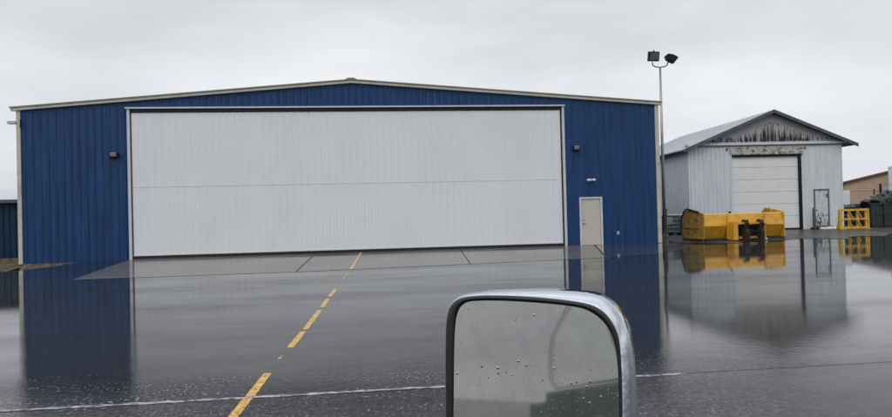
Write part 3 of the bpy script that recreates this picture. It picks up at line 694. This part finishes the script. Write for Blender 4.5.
# ------------------------------------------------------------------ dumpster and black rubbish
t = thing('dumpster', 'dark green steel dumpster heaped with black bags at the right edge', 'dumpster', (24.75, 37.6, .15), R(-2))
dm = MB(); dm.prism([(0, .12), (3.6, .12), (3.6, 1.45), (0, 1.45)], 0, 1.7).build('bin', 'green', t, bevel=.02)
for x in (.0, .72, 1.44, 2.16, 2.88): MB().box((x + .03, -.07, .15), (x + .12, -.001, 1.38)).build('rib', 'green', t)
MB().box((-.05, -.09, 1.38), (3.65, -.002, 1.48)).build('rim', 'green', t)
MB().bar((.1, -.05, .85), (3.5, -.05, .85), .05, .05).build('lift_bar', 'green', t)
for x in (.2, 3.3): MB().tube([(x, .2, .075), (x + .08, .2, .075)], .075, 10).build('wheel', 'rubber', t)
MB().box((.1, .05, 0), (3.5, 1.6, .118)).build('base', 'green', t)
rnd = random.Random(9)
bagmesh = []
spots = [(24.95, 38.1, 1.62, .42, .34, .22, 'bag'), (25.45, 37.95, 1.70, .48, .4, .27, 'bag'), (26.1, 38.1, 1.72, .45, .4, .3, 'bag'), (26.75, 38.0, 1.75, .5, .4, .28, 'bag'), (25.75, 38.5, 1.86, .5, .35, .22, 'bag'), (26.5, 38.6, 2.0, .5, .4, .3, 'bag'),
         (27.3, 38.2, 1.9, .5, .4, .35, 'bag'), (25.3, 38.5, 1.82, .4, .3, .13, 'greybag'), (26.05, 38.75, 2.02, .35, .3, .10, 'greybag')]
bl_ = ['crumpled black bag at the left end of the dumpster load', 'black bag second from the left along the dumpster front', 'black bag in the middle of the dumpster front', 'bulging black bag near the right of the dumpster front', 'black bag lying across the back of the dumpster load',
       'black bag on top of the dumpster heap at its back right', 'tall black bag furthest right on the dumpster', 'grey plastic sheet crumpled on the left of the dumpster heap', 'small grey plastic sheet at the top of the dumpster heap']
for i, (x, y, z, a, b, c, m) in enumerate(spots):
    mb = MB(); blob(mb, (0, 0, 0), (a, b, c), i + 20, 18, 12, .35); o = mb.build('rubbish_bag' if m == 'bag' else 'plastic_sheet', m, smooth=True); o.location = (x, y, z); tag(o, bl_[i], 'rubbish bag' if m == 'bag' else 'plastic sheet', 'rubbish heaped on the dumpster')
# tyres behind the frame
tl = ['lowest tyre at the left behind the yellow frame', 'lowest tyre in the middle behind the yellow frame', 'lowest tyre at the right behind the yellow frame', 'second tyre up at the left behind the yellow frame', 'second tyre up in the middle behind the yellow frame', 'second tyre up at the right behind the yellow frame', 'top tyre at the left of the pile behind the yellow frame', 'top tyre in the middle of the pile behind the yellow frame', 'top tyre at the right of the pile behind the yellow frame']
def tyre():
    mb = MB(); n = 20; prof = [(.20, -.09), (.30, -.11), (.36, -.09), (.38, 0), (.36, .09), (.30, .11), (.20, .09), (.22, 0)]; i0 = 0
    for k in range(n):
        a = 2 * math.pi * k / n
        for r_, z in prof: mb.v.append((r_ * math.cos(a), r_ * math.sin(a), z))
    m_ = len(prof)
    for k in range(n):
        for j in range(m_): mb.f.append((k * m_ + j, k * m_ + (j + 1) % m_, ((k + 1) % n) * m_ + (j + 1) % m_, ((k + 1) % n) * m_ + j))
    return mb.build('tyre', 'rubber', smooth=True)
ty = tyre(); k = 0
for row, z in enumerate((.32, .60, .88)):
    for j in range(3):
        o = ty if k == 0 else ty.copy()
        if k: COL.objects.link(o)
        o.location = (22.62 + j * .68 + rnd.uniform(-.06, .06), 38.2 + rnd.uniform(-.1, .1), z + rnd.uniform(0, .05)); o.rotation_euler = (R(rnd.uniform(5, 32)), R(rnd.uniform(-18, 18)), rnd.uniform(0, 6)); tag(o, tl[k], 'tyre', 'tyres piled behind the yellow frame'); k += 1
for i, (x, y, z, a, b, c, lb) in enumerate([(22.75, 38.3, 1.28, .42, .35, .2, 'black bag slumped on the left of the tyre pile'), (23.35, 38.4, 1.40, .45, .35, .2, 'black bag on the middle of the tyre pile'), (24.0, 38.3, 1.30, .42, .35, .24, 'black bag on the right of the tyre pile')]):
    mb = MB(); blob(mb, (0, 0, 0), (a, b, c), i + 50, 18, 12, .4); o = mb.build('rubbish_bag', 'bag', smooth=True); o.location = (x, y, z); tag(o, lb, 'rubbish bag', 'bags on the tyre pile')

# ------------------------------------------------------------------ chain-link fence and far buildings
Fn = thing('chain_link_fence', 'chain link fence with dark posts in front of the tan building', 'fence', (27.0, 44.5, gz(27, 44.5)), 0)
for x in (-4, -1.0, 3.05, 5.9, 8.9): MB().tube([(x, 0, 0), (x, 0, 2.35 if x != 3.05 else 2.75)], .05 if x != 3.05 else .075, 8).build('post', 'dark', Fn)
MB().tube([(2.6, 0, 0), (2.6, 0, 2.4)], .04, 8).build('post', 'dark', Fn)
for z in (2.30, .1): MB().tube([(-4, 0, z), (8.9, 0, z)], .025, 6).build('rail', 'galv', Fn)
mb = MB(); x = -4.0
while x < 11.4:
    for s in (1, -1):
        a = (x, .01 * s, .05); b = (x + s * 2.25, .01 * s, 2.30)
        ax, bx = a[0], b[0]
        pa = Vector(a); pb = Vector(b)
        lo, hi = -4.0, 8.9
        # clip
        t0, t1 = 0., 1.
        dx = bx - ax
        if dx > 0: t0 = max(0, (lo - ax) / dx); t1 = min(1, (hi - ax) / dx)
        else: t0 = max(0, (hi - ax) / dx); t1 = min(1, (lo - ax) / dx)
        if t1 > t0: mb.tube([pa.lerp(pb, t0), pa.lerp(pb, t1)], .004, 3, cap=False)
    x += .16
mb.build('mesh', 'galv', Fn)
TB = thing('building', 'tan building with a low brown roof beyond the fence', 'building', (37.2, 60, .4), R(-30))
MB().prism([(0, 0), (14, 0), (14, 3.17), (7.0, 4.85), (0, 3.17)], 0, 14).build('wall', 'tan', TB)
MB().prism([(-.25, 3.12), (7.0, 4.86), (14.3, 3.11), (14.3, 3.27), (7.0, 5.03), (-.25, 3.29)], -.25, 14.2).build('roof', 'tanroof', TB)
MB().box((-.004, -.02, 0), (14, -.003, .5)).build('base_band', 'concrete', TB)
MB().box((3.0, -.06, 1.9), (4.2, -.003, 2.7)).build('window', 'truckglass', TB)
WB = thing('storage_tank', 'tall white storage tank at the right edge behind the fence', 'tank', (40.75, 55, .45), 0)
MB().tube([(0, 0, 0), (0, 0, 4.35), (0, 0, 4.75), (0, 0, 4.95)], [2.4, 2.4, 1.9, .3], 40).build('shell', 'white', WB, smooth=False)
for z in (1.4, 2.8, 4.2): MB().tube([(0, 0, z), (0, 0, z + .05)], 2.42, 40).build('band', 'whitetrim', WB)
t = thing('utility_cabinet', 'pale utility cabinet in the gap right of the pale hangar', 'cabinet', (26.0, 42.3, gz(26, 42.3)), 0)
MB().box((0, 0, .1), (.55, .5, 2.3)).build('body', 'rollup', t, bevel=.02); MB().box((.04, -.02, .2), (.5, -.001, 1.1)).build('door', 'galv', t); MB().box((-.05, -.05, 0), (.6, .55, .098)).build('plinth', 'concrete', t)

# left neighbour
LB = thing('shed', 'dark blue metal shed with pale roof beyond the left corner of the big hangar', 'shed', (-22.2, 34.0, -.15), R(6.4))
mb = MB(); ribs(mb, -22, 1.5, lambda u: 0, lambda u: 2.98, .305, .03, phase=.1); mb.build('front_wall', 'darkblue', LB)
MB().box((-22, .05, 0), (1.5, 16, 2.96)).build('wall', 'darkblue', LB)
MB().prism([(-.25, 2.97), (8, 3.92), (16.2, 2.97), (16.2, 3.05), (8, 4.0), (-.25, 3.05)], -22.2, 1.7, 'x').build('roof', 'roofsheet', LB)
MB().box((-22.2, -.31, 2.90), (1.7, -.255, 3.08)).build('gutter', 'fasciadark', LB)
MB().box((-22, -.01, -.3), (1.5, .04, -.003)).build('footing', 'concrete', LB)

# ------------------------------------------------------------------ door mirror of the truck the photo is taken from
CAM = Vector((0, 0, EYE))
def ray(x, y): return fwd + right * ((x - CX) / F) + up * ((CY - y) / F)
HD = R(25); Hh = Vector((math.sin(HD), math.cos(HD), 0))
C0 = CAM + ray(500, 365).normalized() * .70
d0 = (C0 - CAM).normalized(); rd = (-Hh + Vector((0, 0, .05))).normalized(); mn = (rd - d0).normalized()
def onplane(x, y, off):
    """point on the plane of the mirror shifted off metres away from the viewer"""
    d = ray(x, y); q = C0 - mn * off; return CAM + d * ((q - CAM).dot(mn) / d.dot(mn))
G_ = [(452, 470), (453, 400), (454, 340), (457, 314), (464, 304), (476, 301), (505, 301), (545, 303.5), (578, 307.5), (594, 314), (606, 325), (614, 341), (617.5, 365), (619, 400), (619, 470), (616, 520), (603, 538), (575, 545), (500, 545), (470, 542), (456, 528), (452, 505)]
B_ = [(446, 470), (446, 400), (446, 340), (448, 313), (456, 300.5), (472, 296), (505, 295.5), (547, 298), (584, 303), (601, 310), (612, 322), (619, 339), (621.5, 365), (622.5, 400), (622.5, 470), (620, 524), (606, 543), (577, 551), (500, 551), (467, 548), (450, 533), (446, 508)]
S_ = [(445, 470), (445, 400), (445, 338), (448, 310), (457, 297), (475, 291.5), (506, 289.5), (550, 288.5), (588, 290.5), (606, 296), (621, 309), (631, 330), (635, 360), (637, 400), (638, 470), (635, 530), (618, 556), (584, 566), (500, 566), (465, 560), (449, 540), (445, 510)]
def smoothpx(pts, k=4):
    n = len(pts); out = []
    for i in range(n):
        p0, p1, p2, p3 = pts[i - 1], pts[i], pts[(i + 1) % n], pts[(i + 2) % n]
        for j in range(k):
            t = j / k
            out.append(tuple(.5 * (2 * p1[a] + (p2[a] - p0[a]) * t + (2 * p0[a] - 5 * p1[a] + 4 * p2[a] - p3[a]) * t * t + (3 * p1[a] - p0[a] - 3 * p2[a] + p3[a]) * t ** 3) for a in (0, 1)))
    return out
g3 = [onplane(x, y, 0) for x, y in smoothpx(G_)]
def inter(A, B, t): return [(a[0] * (1 - t) + b[0] * t, a[1] * (1 - t) + b[1] * t) for a, b in zip(A, B)]
gi = [onplane(x, y, -.004) for x, y in smoothpx(inter(G_, B_, .15))]
b1 = [onplane(x, y, -.005) for x, y in smoothpx(inter(G_, B_, .7))]
b2 = [onplane(x, y, -.001) for x, y in smoothpx(B_)]
c1 = [onplane(x, y, .004) for x, y in smoothpx(inter(B_, S_, .22))]
c2 = [onplane(x, y, .020) for x, y in smoothpx(inter(B_, S_, .70))]
c3 = [onplane(x, y, .045) for x, y in smoothpx(S_)]
def shrink(ring, k, off): c = sum(ring, Vector()) / len(ring); return [c + (p - c) * k - mn * off for p in ring]
c4 = shrink(c3, .95, .03); c5 = shrink(c3, .80, .06); c6 = shrink(c3, .5, .075); c7 = shrink(c3, .15, .08)
def loft(rings, cap0=False, cap1=False):
    mb = MB(); n = len(rings[0])
    for r_ in rings: mb.v += [tuple(p - C0) for p in r_]
    for k in range(len(rings) - 1):
        for j in range(n): mb.f.append((k * n + j, k * n + (j + 1) % n, (k + 1) * n + (j + 1) % n, (k + 1) * n + j))
    if cap0: mb.f.append(tuple(range(n)))
    if cap1: mb.f.append(tuple(range((len(rings) - 1) * n, len(rings) * n)))
    return mb
MR = thing('side_mirror', 'chrome backed vehicle door mirror with rain spotted glass in the near foreground', 'side mirror', C0, 0)
g4 = [p - mn * .002 for p in g3]
loft([g4, g3], True, True).build('mirror_glass', 'mirror', MR)
loft([[p - mn * .003 for p in g3], gi, b1, b2, [p - mn * .006 for p in b2]]).build('bezel', 'bezel', MR, smooth=True)
sh = loft([[p - mn * .003 for p in b2], c1, c2, c3, c4, c5, c6, c7], False, True).build('chrome_shell', 'chrome', MR, smooth=True)
ft = onplane(520, 560, .05) - C0; rr_ = Vector((math.cos(HD), -math.sin(HD), 0))
ft2 = ft + Vector((0, 0, -.12)) + rr_ * .22 - Hh * .1
MB().tube([ft, ft + Vector((0, 0, -.06)), ft + Vector((0, 0, -.11)) + rr_ * .06, ft2], [.022, .024, .028, .035], 10).build('mirror_arm', 'bezel', MR, smooth=True)

# the truck itself: it stands beside and behind the viewpoint and shows only in the mirror
TK = thing('pickup_truck', 'dark grey truck whose side shows only as a reflection in the door mirror', 'truck', (0, 0, 0), -HD)
X0 = .03
def panel(mb, poly, x0=X0, x1=X0 + .05): mb.prism(poly, x0, x1, 'x'); return mb
RB, RT = 1.41, 1.75   # beltline and roof line
fd = panel(MB(), [(-.12, .45), (-1.15, .45), (-1.15, RB), (-.12, RB)]).build('front_door', 'truck', TK, bevel=.01)
rdo = panel(MB(), [(-1.17, .45), (-2.6, .45), (-2.6, RB), (-1.17, RB)]).build('rear_door', 'truck', TK, bevel=.01)
panel(MB(), [(-2.63, .45), (-4.6, .45), (-4.6, 1.33), (-2.63, 1.36)]).build('bed_side', 'truck', TK, bevel=.01)
win = [(-.14, RB + .004), (-2.0, RB + .01), (-2.3, RB + .05), (-2.42, RB + .13), (-2.40, RB + .21), (-2.2, RT - .05), (-.75, RT + .03)]
panel(MB(), win, X0 + .012, X0 + .018).build('side_window', 'truckglass', TK)
MB().tube([(X0 + .005, a, b) for a, b in win + [win[0]]], .0025, 6).build('window_seal', 'truckpillar', TK)
panel(MB(), [(-.12, RB + .004), (-.135, RB + .004), (-.74, RT + .03), (-.12, RT + .03)], X0 + .012, X0 + .02).build('pillar', 'truckpillar', TK)
MB().box((X0 - .016, -2.45, 1.255), (X0 - .001, -2.3, 1.28)).build('door_handle', 'steel', rdo, bevel=.008)
MB().box((X0 - .016, -1.08, 1.22), (X0 - .001, -.90, 1.25)).build('door_handle', 'steel', fd, bevel=.008)
MB().box((.35, -1.25, .9), (.85, -1.1, 1.40)).build('seat_back', 'cloth', TK, bevel=.05)
MB().tube([(X0 - .01, -3.6, .40), (X0 + .25, -3.6, .40)], .40, 24).build('wheel', 'rubber', TK)
